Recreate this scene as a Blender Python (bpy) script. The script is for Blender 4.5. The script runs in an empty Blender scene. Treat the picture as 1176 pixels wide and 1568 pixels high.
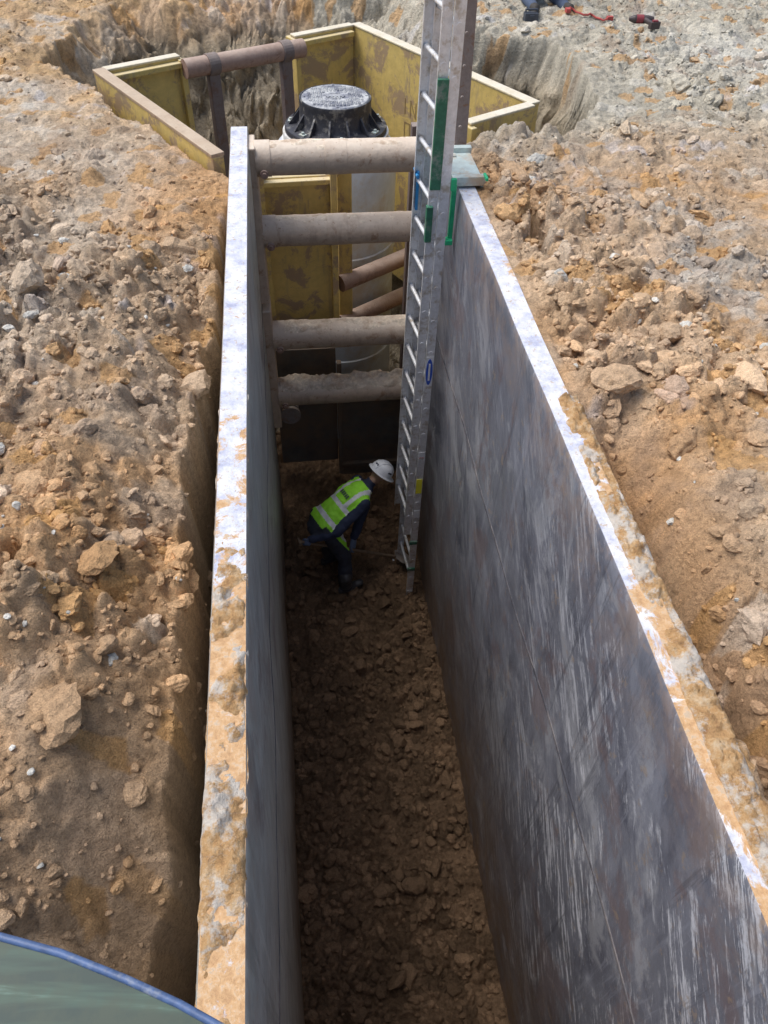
import bpy, bmesh, math, random
import numpy as np
from mathutils import Vector, Matrix
random.seed(7); rng=np.random.default_rng(11)
scene=bpy.context.scene
COL=scene.collection
FL=-4.75
# ---------------------------------------------------------------- nodes helpers
class M:
    def __init__(s,name,rough=.8,metal=0.0,spec=.5):
        s.m=bpy.data.materials.new(name); s.m.use_nodes=True
        s.nt=s.m.node_tree; s.b=s.nt.nodes['Principled BSDF']
        s.b.inputs['Roughness'].default_value=rough
        s.b.inputs['Metallic'].default_value=metal
        s.b.inputs['Specular IOR Level'].default_value=spec
        s.tc=s.nt.nodes.new('ShaderNodeTexCoord')
    def L(s,a,b): s.nt.links.new(a,b)
    def vec(s,scale=(1,1,1),rot=(0,0,0)):
        r=s.nt.nodes.new('ShaderNodeMapping'); s.L(s.tc.outputs['Object'],r.inputs[0]); r.inputs['Rotation'].default_value=rot
        n=s.nt.nodes.new('ShaderNodeMapping'); s.L(r.outputs[0],n.inputs[0]); n.inputs['Scale'].default_value=scale
        return n.outputs[0]
    def noise(s,scale,detail=5,rough=.6,vec=None,dist=0):
        n=s.nt.nodes.new('ShaderNodeTexNoise'); n.inputs['Scale'].default_value=scale
        n.inputs['Detail'].default_value=detail; n.inputs['Roughness'].default_value=rough
        n.inputs['Distortion'].default_value=dist
        s.L(vec if vec is not None else s.tc.outputs['Object'],n.inputs['Vector']); return n.outputs['Fac']
    def ramp(s,fac,stops):
        n=s.nt.nodes.new('ShaderNodeValToRGB'); s.L(fac,n.inputs[0]); e=n.color_ramp.elements
        while len(e)<len(stops): e.new(.5)
        for i,(p,c) in enumerate(stops):
            e[i].position=p
            if not hasattr(c,'__len__'): c=(c,c,c)
            e[i].color=(c[0],c[1],c[2],1)
        return n.outputs[0]
    def mix(s,f,a,b,mode='MIX'):
        n=s.nt.nodes.new('ShaderNodeMix'); n.data_type='RGBA'; n.blend_type=mode
        for sock,v in ((n.inputs[0],f),(n.inputs[6],a),(n.inputs[7],b)):
            if hasattr(v,'is_linked'): s.L(v,sock)
            elif hasattr(v,'__len__'): sock.default_value=(v[0],v[1],v[2],1)
            else: sock.default_value=v
        return n.outputs[2]
    def math(s,op,a,b=0.0):
        n=s.nt.nodes.new('ShaderNodeMath'); n.operation=op
        for sock,v in ((n.inputs[0],a),(n.inputs[1],b)):
            if hasattr(v,'is_linked'): s.L(v,sock)
            else: sock.default_value=v
        return n.outputs[0]
    def sep(s,out):
        n=s.nt.nodes.new('ShaderNodeSeparateXYZ'); s.L(out,n.inputs[0]); return n.outputs
    def pos(s): return s.sep(s.tc.outputs['Object'])
    def nz(s):
        g=s.nt.nodes.new('ShaderNodeNewGeometry'); return s.sep(g.outputs['Normal'])[2]
    def rng(s,v,a,b,c=0,d=1):
        n=s.nt.nodes.new('ShaderNodeMapRange'); s.L(v,n.inputs[0])
        for i,k in enumerate((a,b,c,d)): n.inputs[1+i].default_value=k
        return n.outputs[0]
    def col(s,v):
        if hasattr(v,'is_linked'): s.L(v,s.b.inputs['Base Color'])
        else: s.b.inputs['Base Color'].default_value=(v[0],v[1],v[2],1)
        return s
    def rough(s,v): s.L(v,s.b.inputs['Roughness']); return s
    def bump(s,h,strength=.5,dist=.02,prev=None):
        n=s.nt.nodes.new('ShaderNodeBump'); n.inputs['Strength'].default_value=strength
        n.inputs['Distance'].default_value=dist; s.L(h,n.inputs['Height'])
        if prev is not None: s.L(prev,n.inputs['Normal'])
        s.L(n.outputs[0],s.b.inputs['Normal']); return n.outputs[0]

def simple(name,c,rough=.7,metal=0,var=.25,sc=20,bump=.15,dirt=None,dirtamt=.5):
    m=M(name,rough,metal); n=m.noise(sc,4,.65)
    lo=[k*(1-var) for k in c]; hi=[min(1,k*(1+var)) for k in c]
    o=m.ramp(n,[(.3,lo),(.7,hi)])
    if dirt:
        d=m.noise(sc*.4,6,.7); f=m.ramp(d,[(.62-dirtamt*.35,0),(.72-dirtamt*.2,1)])
        o=m.mix(f,o,dirt)
    m.col(o); m.bump(n,bump,.01); return m.m

# ---------------------------------------------------------------- mesh helpers
def empty(name,loc=(0,0,0)):
    o=bpy.data.objects.new(name,None); COL.objects.link(o); o.location=loc; o.empty_display_size=.2; return o
def mkobj(name,mesh,mats=(),parent=None,smooth=False):
    o=bpy.data.objects.new(name,mesh); COL.objects.link(o)
    for m in (mats if isinstance(mats,(list,tuple)) else [mats]): mesh.materials.append(m)
    if parent: o.parent=parent
    if smooth: mesh.polygons.foreach_set('use_smooth',[True]*len(mesh.polygons))
    return o
class B:  # mesh accumulator
    def __init__(s): s.v=[]; s.f=[]; s.mi=[]
    def add(s,v,f,mi=0):
        o=len(s.v); s.v+= [Vector(p) for p in v]; s.f+=[tuple(i+o for i in q) for q in f]; s.mi+=[mi]*len(f)
    def box(s,c,size,rot=None,mi=0):
        x,y,z=[k/2 for k in size]
        v=[Vector(p) for p in [(-x,-y,-z),(x,-y,-z),(x,y,-z),(-x,y,-z),(-x,-y,z),(x,-y,z),(x,y,z),(-x,y,z)]]
        if rot is not None: v=[rot@p for p in v]
        s.add([p+Vector(c) for p in v],[(0,3,2,1),(4,5,6,7),(0,1,5,4),(1,2,6,5),(2,3,7,6),(3,0,4,7)],mi)
    def prism(s,prof,p0,p1,u,mi=0):
        p0=Vector(p0);p1=Vector(p1); d=(p1-p0).normalized(); u=Vector(u); u=(u-d*u.dot(d)).normalized(); w=d.cross(u)
        n=len(prof); v=[p0+u*a+w*b for a,b in prof]+[p1+u*a+w*b for a,b in prof]
        f=[(i,(i+1)%n,n+(i+1)%n,n+i) for i in range(n)]+[tuple(reversed(range(n))),tuple(range(n,2*n))]
        s.add(v,f,mi)
    def tube(s,p0,p1,r0,r1=None,seg=16,mi=0):
        r1=r0 if r1 is None else r1
        s.loft([p0,p1],[(r0,r0),(r1,r1)],seg=seg,mi=mi)
    def loft(s,pts,rad,side=(0,0,1),seg=16,mi=0,round_=False):
        pts=[Vector(p) for p in pts]; rad=[(r,r) if not hasattr(r,'__len__') else r for r in rad]
        if round_:
            d0=(pts[0]-pts[1]).normalized(); d1=(pts[-1]-pts[-2]).normalized()
            a0=min(rad[0]);a1=min(rad[-1])
            pre=[(pts[0]+d0*a0*k,(rad[0][0]*q,rad[0][1]*q)) for k,q in ((.95,.3),(.7,.7))]
            post=[(pts[-1]+d1*a1*k,(rad[-1][0]*q,rad[-1][1]*q)) for k,q in ((.7,.7),(.95,.3))]
            pts=[p for p,_ in pre]+pts+[p for p,_ in post]; rad=[r for _,r in pre]+rad+[r for _,r in post]
        n=len(pts); V=[];F=[]
        for i,p in enumerate(pts):
            d=(pts[min(i+1,n-1)]-pts[max(i-1,0)]).normalized()
            u=Vector(side); u=u-d*u.dot(d)
            if u.length<.05: u=Vector((1,0,0))-d*d.x
            u.normalize(); w=d.cross(u)
            for k in range(seg):
                a=2*math.pi*k/seg; V.append(p+u*math.cos(a)*rad[i][0]+w*math.sin(a)*rad[i][1])
        for i in range(n-1):
            for k in range(seg):
                F.append((i*seg+k,i*seg+(k+1)%seg,(i+1)*seg+(k+1)%seg,(i+1)*seg+k))
        F.append(tuple(reversed(range(seg)))); F.append(tuple((n-1)*seg+k for k in range(seg)))
        s.add(V,F,mi)
    def lathe(s,prof,c,seg=64,mi=0,rot=None):
        V=[];F=[];c=Vector(c)
        for r,z in prof:
            for k in range(seg):
                a=2*math.pi*k/seg; p=Vector((r*math.cos(a),r*math.sin(a),z))
                if rot is not None: p=rot@p
                V.append(p+c)
        for i in range(len(prof)-1):
            for k in range(seg):
                F.append((i*seg+k,i*seg+(k+1)%seg,(i+1)*seg+(k+1)%seg,(i+1)*seg+k))
        if prof[0][0]>0: F.append(tuple(reversed(range(seg))))
        if prof[-1][0]>0: F.append(tuple((len(prof)-1)*seg+k for k in range(seg)))
        s.add(V,F,mi)
    def obj(s,name,mats,parent=None,smooth=False,bevel=0,auto=False):
        me=bpy.data.meshes.new(name); me.from_pydata([tuple(p) for p in s.v],[],s.f); me.update()
        me.polygons.foreach_set('material_index',s.mi)
        bm=bmesh.new(); bm.from_mesh(me); bmesh.ops.recalc_face_normals(bm,faces=bm.faces); bm.to_mesh(me); bm.free()
        o=mkobj(name,me,mats,parent,smooth)
        if bevel:
            b=o.modifiers.new('bev','BEVEL'); b.width=bevel; b.segments=2; b.limit_method='ANGLE'
        if auto:
            me.polygons.foreach_set('use_smooth',[True]*len(me.polygons))
            e=o.modifiers.new('es','EDGE_SPLIT'); e.split_angle=math.radians(38)
        return o

# ---------------------------------------------------------------- numpy noise
TB=[np.random.default_rng(100+i).random((256,256)) for i in range(8)]
def vn(x,y,k=0):
    ix=np.floor(x).astype(int);iy=np.floor(y).astype(int);fx=x-ix;fy=y-iy
    fx=fx*fx*(3-2*fx);fy=fy*fy*(3-2*fy);T=TB[k%8]
    a=T[ix&255,iy&255];b=T[(ix+1)&255,iy&255];c=T[ix&255,(iy+1)&255];d=T[(ix+1)&255,(iy+1)&255]
    return (a*(1-fx)+b*fx)*(1-fy)+(c*(1-fx)+d*fx)*fy
def fbm(x,y,s,o=4,k=0):
    r=0;a=.5;t=0
    for i in range(o):
        c,sn=math.cos(i*.7+.3),math.sin(i*.7+.3)
        r=r+a*vn((x*c-y*sn)*s+17*i,(x*sn+y*c)*s+31*i,k+i); t+=a; a*=.55; s*=2.03
    return r/t-.5
def chunk(x,y,s,k,thr=.3,sharp=3.2):
    wx=x*s+.35*fbm(x,y,s*.9,3,k+3);wy=y*s+.35*fbm(x,y,s*.9,3,k+4)
    ix=np.floor(wx).astype(int);iy=np.floor(wy).astype(int)
    F1=np.full(x.shape,9.);F2=np.full(x.shape,9.);I=np.zeros(x.shape);J=np.zeros(x.shape);T1=np.zeros(x.shape);T2=np.zeros(x.shape);DX=np.zeros(x.shape);DY=np.zeros(x.shape)
    for dx in (-1,0,1):
        for dy in (-1,0,1):
            jx=(ix+dx);jy=(iy+dy); a=jx&255;b_=jy&255
            ex=wx-(jx+TB[k%8][a,b_]);ey=wy-(jy+TB[(k+1)%8][a,b_]); d=np.hypot(ex,ey); c=d<F1
            F2=np.where(c,F1,np.minimum(F2,d)); I=np.where(c,TB[(k+2)%8][a,b_],I);J=np.where(c,TB[(k+5)%8][a,b_],J)
            T1=np.where(c,TB[(k+3)%8][a,b_]-.5,T1);T2=np.where(c,TB[(k+4)%8][a,b_]-.5,T2);DX=np.where(c,ex,DX);DY=np.where(c,ey,DY);F1=np.where(c,d,F1)
    pl=np.clip((F2-F1)*sharp,0,1); pl=pl*(2-pl)
    h=pl*np.clip(.25+.75*I+1.3*(T1*DX+T2*DY),0,1.4)*(J>thr)
    return h,I
def sst(t): t=np.clip(t,0,1); return t*t*(3-2*t)
PIT=np.array([(-.42,6.0),(-.62,6.2),(-1.74,8.05),(-2.35,8.75),(-2.3,9.7),(-1.75,11.1),(0.2,11.5),(1.5,11.3),(1.95,9.5),(3.0,9.15),(3.15,8.2),(3.05,7.35),(2.45,6.62),(1.75,6.55),(1.42,6.35),(1.42,6.0)])
def sdf(x,y):
    n=len(PIT); d=np.full(x.shape,1e9); ins=np.zeros(x.shape,bool)
    for i in range(n):
        a=PIT[i];b=PIT[(i+1)%n];e=b-a; wx=x-a[0];wy=y-a[1]
        t=np.clip((wx*e[0]+wy*e[1])/(e@e),0,1); d=np.minimum(d,np.hypot(wx-e[0]*t,wy-e[1]*t))
        c=((a[1]>y)!=(b[1]>y))&(x<(b[0]-a[0])*(y-a[1])/((b[1]-a[1])+1e-12)+a[0]); ins^=c
    return np.where(ins,-d,d)
def roughmap(x,y):
    clump=np.clip(.75+1.9*fbm(x,y,1.1,3,2),.34,1.35)
    l=.36+.75*sst((6.6-y)/2.2)*sst((x+3.3)/1.5)
    r=.44+.70*sst((3.9-x)/1.4)*sst((7.0-y)/1.6)+.12*sst((y-6)/2)
    return np.where(x<.5,l,r)*clump
def pitd(x,y):
    far=sst((y-6.7)/.9)
    return sdf(x,y)+far*(.50*fbm(x,y,1.2,2,6)+.24*fbm(x,y,3.6,3,7)+.10*fbm(x,y,9,2,1))
def hfun(x,y):
    g=.13*fbm(x,y,.7,3,0)+.13*fbm(x,y,2.1,4,1)+.065*fbm(x,y,8,4,2)
    R=roughmap(x,y)
    h1,_=chunk(x,y,3.4,1,.42,1.7); h2,_=chunk(x,y,7.5,3,.34,2.2); h3,_=chunk(x,y,16,5,.22,2.6); h4,_=chunk(x,y,30,0,.25)
    g=g+R*(.105*h1+.066*h2+.034*h3)+(.20+.60*R)*.015*h4
    g=g-.09
    edge=-.49-.12*sst((4.6-y)/3)-.12*sst((1.5-y)/1.3)+.20*fbm(x*0+1,y,1.8,3,6)+.08*fbm(x,y,5,2,2)
    dl=edge-x
    g=g-np.where(x<.3,.26*(1-sst(dl/.5))*sst((5.4-y)/2),0)
    g=g-np.where(x<.3,.5*(1-sst(dl/.9))*sst((1.7-y)/1.3),0)
    gap=np.where(x<.3,sst(-dl/.15+.25),0)*sst((5.6-y)/.8)
    ctr=1.60+.08*fbm(x*0+3,y,1.5,2,3); fur=np.exp(-((x-ctr)/.10)**2)*sst((2.9-y)/1.0)*.46
    g=g-np.where(x>.5,fur,0)
    flat=np.where(x>.5,1-sst((x-1.42)/.16),0); g=g*(1-flat)+flat*(-.02+.04*fbm(x,y,9,3,5))
    ridge=np.where(x>.5,np.exp(-((x-2.05)/.35)**2)*.07*sst((4-y)/2),0); g=g+ridge
    cr=np.exp(-((x-(1.78+.10*fbm(x*0,y,3,2,1)))/.04)**2)*sst((y-4.35)/.2)*sst((5.6-y)/.3); g=g-np.where(x>.5,cr*.5,0)
    tr=np.exp(-(((x-5.2)+.4*(y-8))/.35)**2)*.08*(x>.5); g=g-tr
    floor=FL+.08*fbm(x,y,1.6,3,3)+.07*fbm(x,y,6,4,5)+.085*h2*(h1>.1)+.055*h3+.02*h4+.9*sst((y-6.6)/1.2)+1.2*sst((y-9.0)/2)
    h=g*(1-gap)+gap*(g-3.0)
    s=pitd(x,y)
    wdt=.20+.55*sst((y-7.6)/1)+1.0*sst((y-8.8)/1.2)
    t=np.clip(-s/wdt,0,1); t=t*(.75+.25*t)
    h=h*(1-t)+floor*t+ (h2*.12+h1*.18+h3*.07+.45*fbm(x,y,2.6,4,2))*4*t*(1-t)*sst((y-7)/.5)
    intr=(x>-.345)&(x<1.355)&(y>-.62)&(y<7)
    return np.where(intr,floor,h)
def hp(x,y): return float(hfun(np.array([float(x)]),np.array([float(y)]))[0])

def soilcol(x,y,h):
    def m(a,b,t): return a*(1-t[...,None])+b*t[...,None]
    A=lambda *c: np.array(c)*np.ones(x.shape+(1,))
    n1=fbm(x,y,.8,4,1);n2=fbm(x,y,2.6,4,4);n3=fbm(x,y,8,4,6)
    c=m(A(.56,.405,.265),A(.60,.355,.17),sst((n1+.5*n2)*2.4+.42))
    c=m(c,A(.55,.475,.38),sst((n2+.3*n3)*3.2+.25)*.65)
    lf=sst((-.6-x)/1.2)*sst((y-2.4)/2.0)*sst(n1*3+.7)
    c=m(c,A(.62,.56,.47),lf*.85)
    c=m(c,A(.68,.44,.21),sst((y-6.3)/1.5)*sst((-.6-x)/.6)*sst(n2*3+.55)*.75)
    c=m(c,A(.42,.29,.185),(x<.5)*sst((2.4-y)/1.6)*.6)
    rf=sst((y-5.8+.15*(x-2))/1.6+n1*1.2)*(x>.5)
    c=m(c,A(.52,.495,.41),rf*.88)
    gv=np.exp(-((y-(5.0-.9*(x-2.2)))/1.1)**2)*(x>1.8)*sst((n2+n3)*3+.5)
    c=m(c,A(.48,.46,.42),gv*.75)
    ow=(x>.5)*sst((2.1-x)/.5)*sst((3.8-y)/1.4); c=m(c,A(.50,.285,.135),ow*.75)
    pe=(x>.5)*sst(fbm(x,y,1.3,3,5)*5+.05)*sst((7.2-y)/1.5); c=m(c,A(.72,.52,.34),pe*.65)
    lt=np.exp(-(((x-5.0)/.9)**2+((y-8.6)/.9)**2)); c=m(c,A(.70,.68,.61),lt*.7)
    _,i1=chunk(x,y,7.5,3,.35); _,i2=chunk(x,y,16,5,.25)
    c=c*(.82+.30*i1[...,None])*(.88+.24*i2[...,None])
    wh=(i1>.90)&(fbm(x,y,1.1,3,4)>.0); c=m(c,A(.70,.67,.60),wh*.35)
    og=(i1<.12); c=m(c,A(.62,.35,.13),og*.6)
    sp=sst((fbm(x,y,5,4,3)-.16)*10)*sst(fbm(x,y,.9,2,7)*6+.2)*sst((y-1.8)/1); c=m(c,A(.76,.76,.80),sp*.4)
    sp2=sst((fbm(x,y,3,4,0)-.24)*10)*sst((y-1.8)/1); c=m(c,A(.56,.53,.56),sp2*.3)
    c=m(c,A(.33,.215,.135),sst((n3*.8+n2*.9-.08)*5)*.45)
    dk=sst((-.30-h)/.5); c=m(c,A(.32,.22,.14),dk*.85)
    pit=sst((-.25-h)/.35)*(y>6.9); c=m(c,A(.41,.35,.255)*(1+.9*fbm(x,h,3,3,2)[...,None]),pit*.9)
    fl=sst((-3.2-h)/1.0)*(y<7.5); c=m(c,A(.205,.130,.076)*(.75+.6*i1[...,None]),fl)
    return np.clip(c*(1+.25*n3[...,None]),0.02,1)

# ---------------------------------------------------------------- ground sheet
def axis(a,b,st,lo,hi):
    mid=list(np.arange(a,b,st)); s=st; p=b; up=[]
    while p<hi: up.append(p); s*=1.35; p+=s
    s=st; p=a; dn=[]
    while p>lo: s*=1.35; p-=s; dn.append(p)
    return np.array(dn[::-1]+mid+up)
xs=axis(-3.4,6.6,.014,-160,160); ys=axis(.1,11.6,.014,-120,220)
X,Y=np.meshgrid(xs,ys); H=hfun(X,Y)
nx,ny=len(xs),len(ys)
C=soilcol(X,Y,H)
cut=sst((-.12-H)/.5)*sst((Y-7.0)/.4)*((Y<13)&(X>-3.6)&(X<4.2))
X2=X+cut*.36*(fbm(X+Y,H,1.6,3,1)+.35*fbm(X-Y,H,7,3,2)); Y2=Y+cut*.36*(fbm(X-Y+9,H,1.6,3,3)+.35*fbm(X+Y,H,7,3,5))
V=np.stack([X2,Y2,H],-1).reshape(-1,3)
idx=np.arange(nx*ny).reshape(ny,nx)
q=np.stack([idx[:-1,:-1],idx[:-1,1:],idx[1:,1:],idx[1:,:-1]],-1).reshape(-1,4)
def npmesh(name,V,Q,C=None,smooth=True):
    me=bpy.data.meshes.new(name); k=Q.shape[1]
    me.vertices.add(len(V)); me.vertices.foreach_set('co',V.astype(np.float32).ravel())
    me.loops.add(Q.size); me.loops.foreach_set('vertex_index',Q.astype(np.int32).ravel())
    me.polygons.add(len(Q)); me.polygons.foreach_set('loop_start',np.arange(0,Q.size,k,dtype=np.int32))
    try: me.polygons.foreach_set('loop_total',np.full(len(Q),k,dtype=np.int32))
    except Exception: pass
    me.update(calc_edges=True); me.validate()
    me.polygons.foreach_set('use_smooth',np.full(len(Q),smooth))
    if C is not None:
        a=me.color_attributes.new('Col','FLOAT_COLOR','POINT')
        a.data.foreach_set('color',np.concatenate([C,np.ones((len(C),1))],1).astype(np.float32).ravel())
    return me
def soilmat(name,bs=1.0):
    m=M(name,.95,0,.2)
    at=m.nt.nodes.new('ShaderNodeAttribute'); at.attribute_name='Col'
    n1=m.noise(34,6,.72); n2=m.noise(150,3,.65)
    a=m.ramp(n1,[(.28,.66),(.5,1.0),(.75,1.30)])
    o=m.mix(1.0,at.outputs['Color'],a,'MULTIPLY')
    b=m.ramp(n2,[(.3,.74),(.5,1.0),(.72,1.27)]); o=m.mix(1.0,o,b,'MULTIPLY')
    m.col(o)
    p=m.bump(m.noise(12,5,.65),.6*bs,.07); p=m.bump(n1,1.0*bs,.028,p); p=m.bump(n2,.7*bs,.006,p)
    return m.m
SOIL=soilmat('soil')
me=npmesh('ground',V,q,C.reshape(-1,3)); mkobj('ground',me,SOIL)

# ---------------------------------------------------------------- loose clods
def protos(sub,n,seed):
    out=[]
    for i in range(n):
        bm=bmesh.new(); bmesh.ops.create_icosphere(bm,subdivisions=sub,radius=1)
        v=np.array([tuple(k.co) for k in bm.verts]); f=np.array([[k.index for k in t.verts] for t in bm.faces]); bm.free()
        r=np.random.default_rng(seed+i)
        for _ in range(9):
            d=r.normal(size=3); d/=np.linalg.norm(d); c=r.uniform(.5,.9)
            pr=v@d; v=v-np.clip(pr-c,0,None)[:,None]*d*.9
        v*=1+.06*r.normal(size=(len(v),1)); out.append((v,f))
    return out
P2=protos(2,10,1); P3=protos(3,12,50)
def scatter(name,pts,sizes,mat,P,sink=.25,zoff=0,white=.02,flat=1.0):
    VV=[];FF=[];CC=[];o=0
    hz=hfun(pts[:,0],pts[:,1]); cc=soilcol(pts[:,0],pts[:,1],hz)
    for i in range(len(pts)):
        v,f=P[rng.integers(len(P))]
        a=rng.uniform(0,6.28); ca,sa=math.cos(a),math.sin(a); e=rng.uniform(-.5,.5); ce,se=math.cos(e),math.sin(e)
        s=sizes[i]*np.array([rng.uniform(.8,1.4),rng.uniform(.7,1.1),rng.uniform(.5,.9)*flat])
        w=v*s; w=w@np.array([[1,0,0],[0,ce,se],[0,-se,ce]])@np.array([[ca,sa,0],[-sa,ca,0],[0,0,1]])
        w=w+np.array([pts[i,0],pts[i,1],hz[i]+sizes[i]*(.6-sink*1.6)+zoff])
        VV.append(w);FF.append(f+o);o+=len(v)
        b=rng.uniform(.82,1.15); c_=cc[i]*b
        if rng.random()<white: c_=np.array([.66,.64,.58])*rng.uniform(.8,1.1)
        CC.append(np.tile(np.clip(c_,0,1),(len(v),1)))
    me=npmesh(name,np.concatenate(VV),np.concatenate(FF),np.concatenate(CC),smooth=False)
    return mkobj(name,me,mat)
def okpts(n,x0,x1,y0,y1,dens):
    x=rng.uniform(x0,x1,n);y=rng.uniform(y0,y1,n)
    s=sdf(x,y); k=(s>.12)&~((x>-.52)&(x<1.50)&(y<6.9)); k&=rng.random(n)<dens(x,y)
    return np.stack([x[k],y[k]],1)
def dens(x,y): return np.clip(roughmap(x,y)**1.4-.04,0.05,1)
CL=soilmat('clod_soil',.7)
p=okpts(48000,-3.4,6.5,.2,11.2,dens); s=np.clip(rng.lognormal(-4.5,.5,len(p)),.006,.03)
scatter('soil_crumbs',p,s,CL,P2,white=.03)
p=okpts(12500,-3.2,6.2,.2,9.5,dens); s=np.clip(rng.lognormal(-3.45,.50,len(p)),.018,.13)
scatter('soil_clods',p,s,CL,P3,.45)
p=np.stack([rng.uniform(-.3,1.25,2600),rng.uniform(.2,6.6,2600)],1); s=np.clip(rng.lognormal(-3.65,.5,len(p)),.012,.10)
scatter('trench_floor_clods',p,s,CL,P2,.35,0,0)

# ---------------------------------------------------------------- materials
def wallmat(name,lo,hi,streak,mudcol=(.22,.145,.09),sa=1.0):
    m=M(name,.42,.35)
    X_,Y_,Z_=m.pos()
    big=m.noise(.9,6,.66,dist=1.0); st=m.noise(1.0,8,.72,m.vec((1,2.6,1.2),(.45,0,0)),.8)
    base=m.mix(m.ramp(st,[(.38,0),(.62,1)]),lo,hi)
    base=m.mix(m.ramp(big,[(.44,0),(.56,.7)]),base,[k*.72 for k in hi])
    rub=m.noise(1.0,9,.74,m.vec((1,1.7,1.0),(.6,0,0)),.9)
    base=m.mix(m.math('MULTIPLY',m.ramp(rub,[(.53,0),(.60,1)]),.5*sa),base,[k*.66 for k in streak])
    sc=m.noise(1.0,8,.78,m.vec((1,24,2.6),(.85,0,0)),.15); sc2=m.noise(1.0,7,.8,m.vec((1,60,4),(.5,0,0)),.1)
    mask=m.ramp(m.noise(1.0,7,.7,dist=.6),[(.47,0),(.53,1)])
    near=m.rng(Y_,3.2,1.0,.15,1.0)
    f=m.math('MULTIPLY',m.math('MULTIPLY',m.ramp(sc,[(.525,0),(.55,1)]),mask),near)
    base=m.mix(m.math('MULTIPLY',f,.9*sa),base,streak)
    f2=m.math('MULTIPLY',m.ramp(sc2,[(.60,0),(.63,1)]),m.ramp(m.noise(1.7,5,.65),[(.48,0),(.54,1)]))
    base=m.mix(m.math('MULTIPLY',f2,.65*sa),base,streak)
    drip=m.noise(1.0,8,.76,m.vec((1,9,.5)),.3)
    base=m.mix(m.math('MULTIPLY',m.ramp(drip,[(.57,0),(.63,1)]),.3),base,[min(1,k*1.5) for k in hi])
    base=m.mix(m.math('MULTIPLY',m.ramp(drip,[(.37,1),(.43,0)]),.45),base,[k*.55 for k in lo])
    ru=m.noise(1.6,9,.76,dist=.4); base=m.mix(m.math('MULTIPLY',m.ramp(ru,[(.53,0),(.59,1)]),.5),base,(.215,.15,.145))
    tb=m.math('MULTIPLY',m.rng(Z_,-.55,-.02),m.ramp(m.noise(3.5,8,.75),[(.44,0),(.56,1)])); base=m.mix(m.math('MULTIPLY',tb,.6),base,(.40,.30,.25))
    mud=m.math('MULTIPLY',m.rng(Z_,-2.6,-4.7),m.ramp(m.noise(3,6,.7),[(.3,.3),(.6,1)]))
    base=m.mix(mud,base,mudcol)
    sp=m.ramp(m.noise(9,8,.78),[(.59,0),(.63,1)]); base=m.mix(m.math('MULTIPLY',sp,.5),base,(.42,.31,.21))
    m.col(base)
    m.rough(m.ramp(m.noise(4,7,.75),[(.3,.34),(.7,.64)]))
    p=m.bump(m.noise(1.1,2,.5),.4,.14); m.bump(m.noise(45,6,.7),.3,.006,p)
    return m.m
STEEL=wallmat('worn_steel_plate',(.115,.12,.155),(.285,.295,.345),(.74,.75,.80))
STEELL=wallmat('worn_galvanised_plate',(.42,.43,.39),(.58,.58,.53),(.72,.72,.68),sa=.6)
m=M('weathered_wall_top',.75,.0)
px_,ny_,_z=m.pos(); n=m.noise(7,7,.76); n2=m.noise(26,6,.74); n3=m.noise(3.4,8,.74,dist=.6)
o=m.ramp(n,[(.33,(.34,.36,.50)),(.45,(.55,.57,.66)),(.58,(.72,.72,.74)),(.72,(.82,.81,.79))])
f=m.math('ADD',m.rng(ny_,3.3,1.4,-.10,.17),n3); f=m.math('ADD',f,m.rng(px_,1.30,1.42,-.10,.08)); f=m.math('ADD',f,m.rng(px_,-.2,0,.10,0))
o=m.mix(m.ramp(f,[(.53,0),(.57,1)]),o,m.ramp(n2,[(.3,(.38,.21,.10)),(.5,(.58,.36,.18)),(.72,(.68,.58,.46))]))
o=m.mix(m.ramp(n2,[(.575,0),(.62,.85)]),o,(.48,.37,.26)); m.col(o); m.bump(n2,.8,.012); m.rough(m.ramp(n,[(.3,.5),(.7,.9)]))
TOP=m.m
m=M('mud_crust',.95,0,.2); n=m.noise(18,7,.76); n2=m.noise(6,7,.72)
o=m.ramp(n,[(.3,(.28,.155,.075)),(.5,(.52,.32,.15)),(.7,(.64,.51,.35))]); o=m.mix(m.ramp(n2,[(.48,0),(.56,.8)]),o,(.62,.60,.56)); m.col(o)
m.bump(m.noise(45,6,.7),1.0,.02); MUD=m.m
def dusty(name,paint,rust,dust,pr=.5,sc=6,rough=.7,dustamt=.9):
    m=M(name,rough); n=m.noise(sc,8,.74,dist=.5); n2=m.noise(sc*3.5,5,.68)
    o=m.mix(m.ramp(n2,[(.3,0),(.7,1)]),[k*.78 for k in paint],paint)
    o=m.mix(m.ramp(n,[(.72-pr*.35,0),(.77-pr*.33,1)]),o,rust)
    dr=m.noise(1.0,6,.7,m.vec((9,9,1.2))); o=m.mix(m.ramp(dr,[(.55,0),(.66,.55)]),o,[k*.55+d*.2 for k,d in zip(rust,dust)])
    f=m.math('MULTIPLY',m.rng(m.nz(),.1,.85),m.ramp(m.noise(sc*.7,7,.7),[(.30,.3),(.6,dustamt)]))
    o=m.mix(f,o,dust); sp=m.ramp(m.noise(sc*6,4,.6),[(.64,0),(.70,.7)]); o=m.mix(sp,o,rust)
    m.col(o); m.bump(n2,.5,.012); return m.m
PIPE=dusty('muddy_pipe_paint',(.54,.40,.29),(.33,.20,.12),(.72,.62,.51),.45,5)
PIPE2=dusty('rusty_pipe_paint',(.34,.215,.165),(.21,.115,.075),(.48,.37,.30),.5,7)
YEL=dusty('faded_yellow_paint',(.68,.50,.16),(.37,.26,.15),(.62,.54,.36),.62,3.2,.65,.9)
YELTOP=dusty('dusty_rim',(.64,.55,.36),(.42,.31,.20),(.70,.65,.54),.45,9)
RIMB=dusty('dirty_brown_rim',(.42,.30,.20),(.27,.17,.12),(.52,.42,.31),.4,9)
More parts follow.
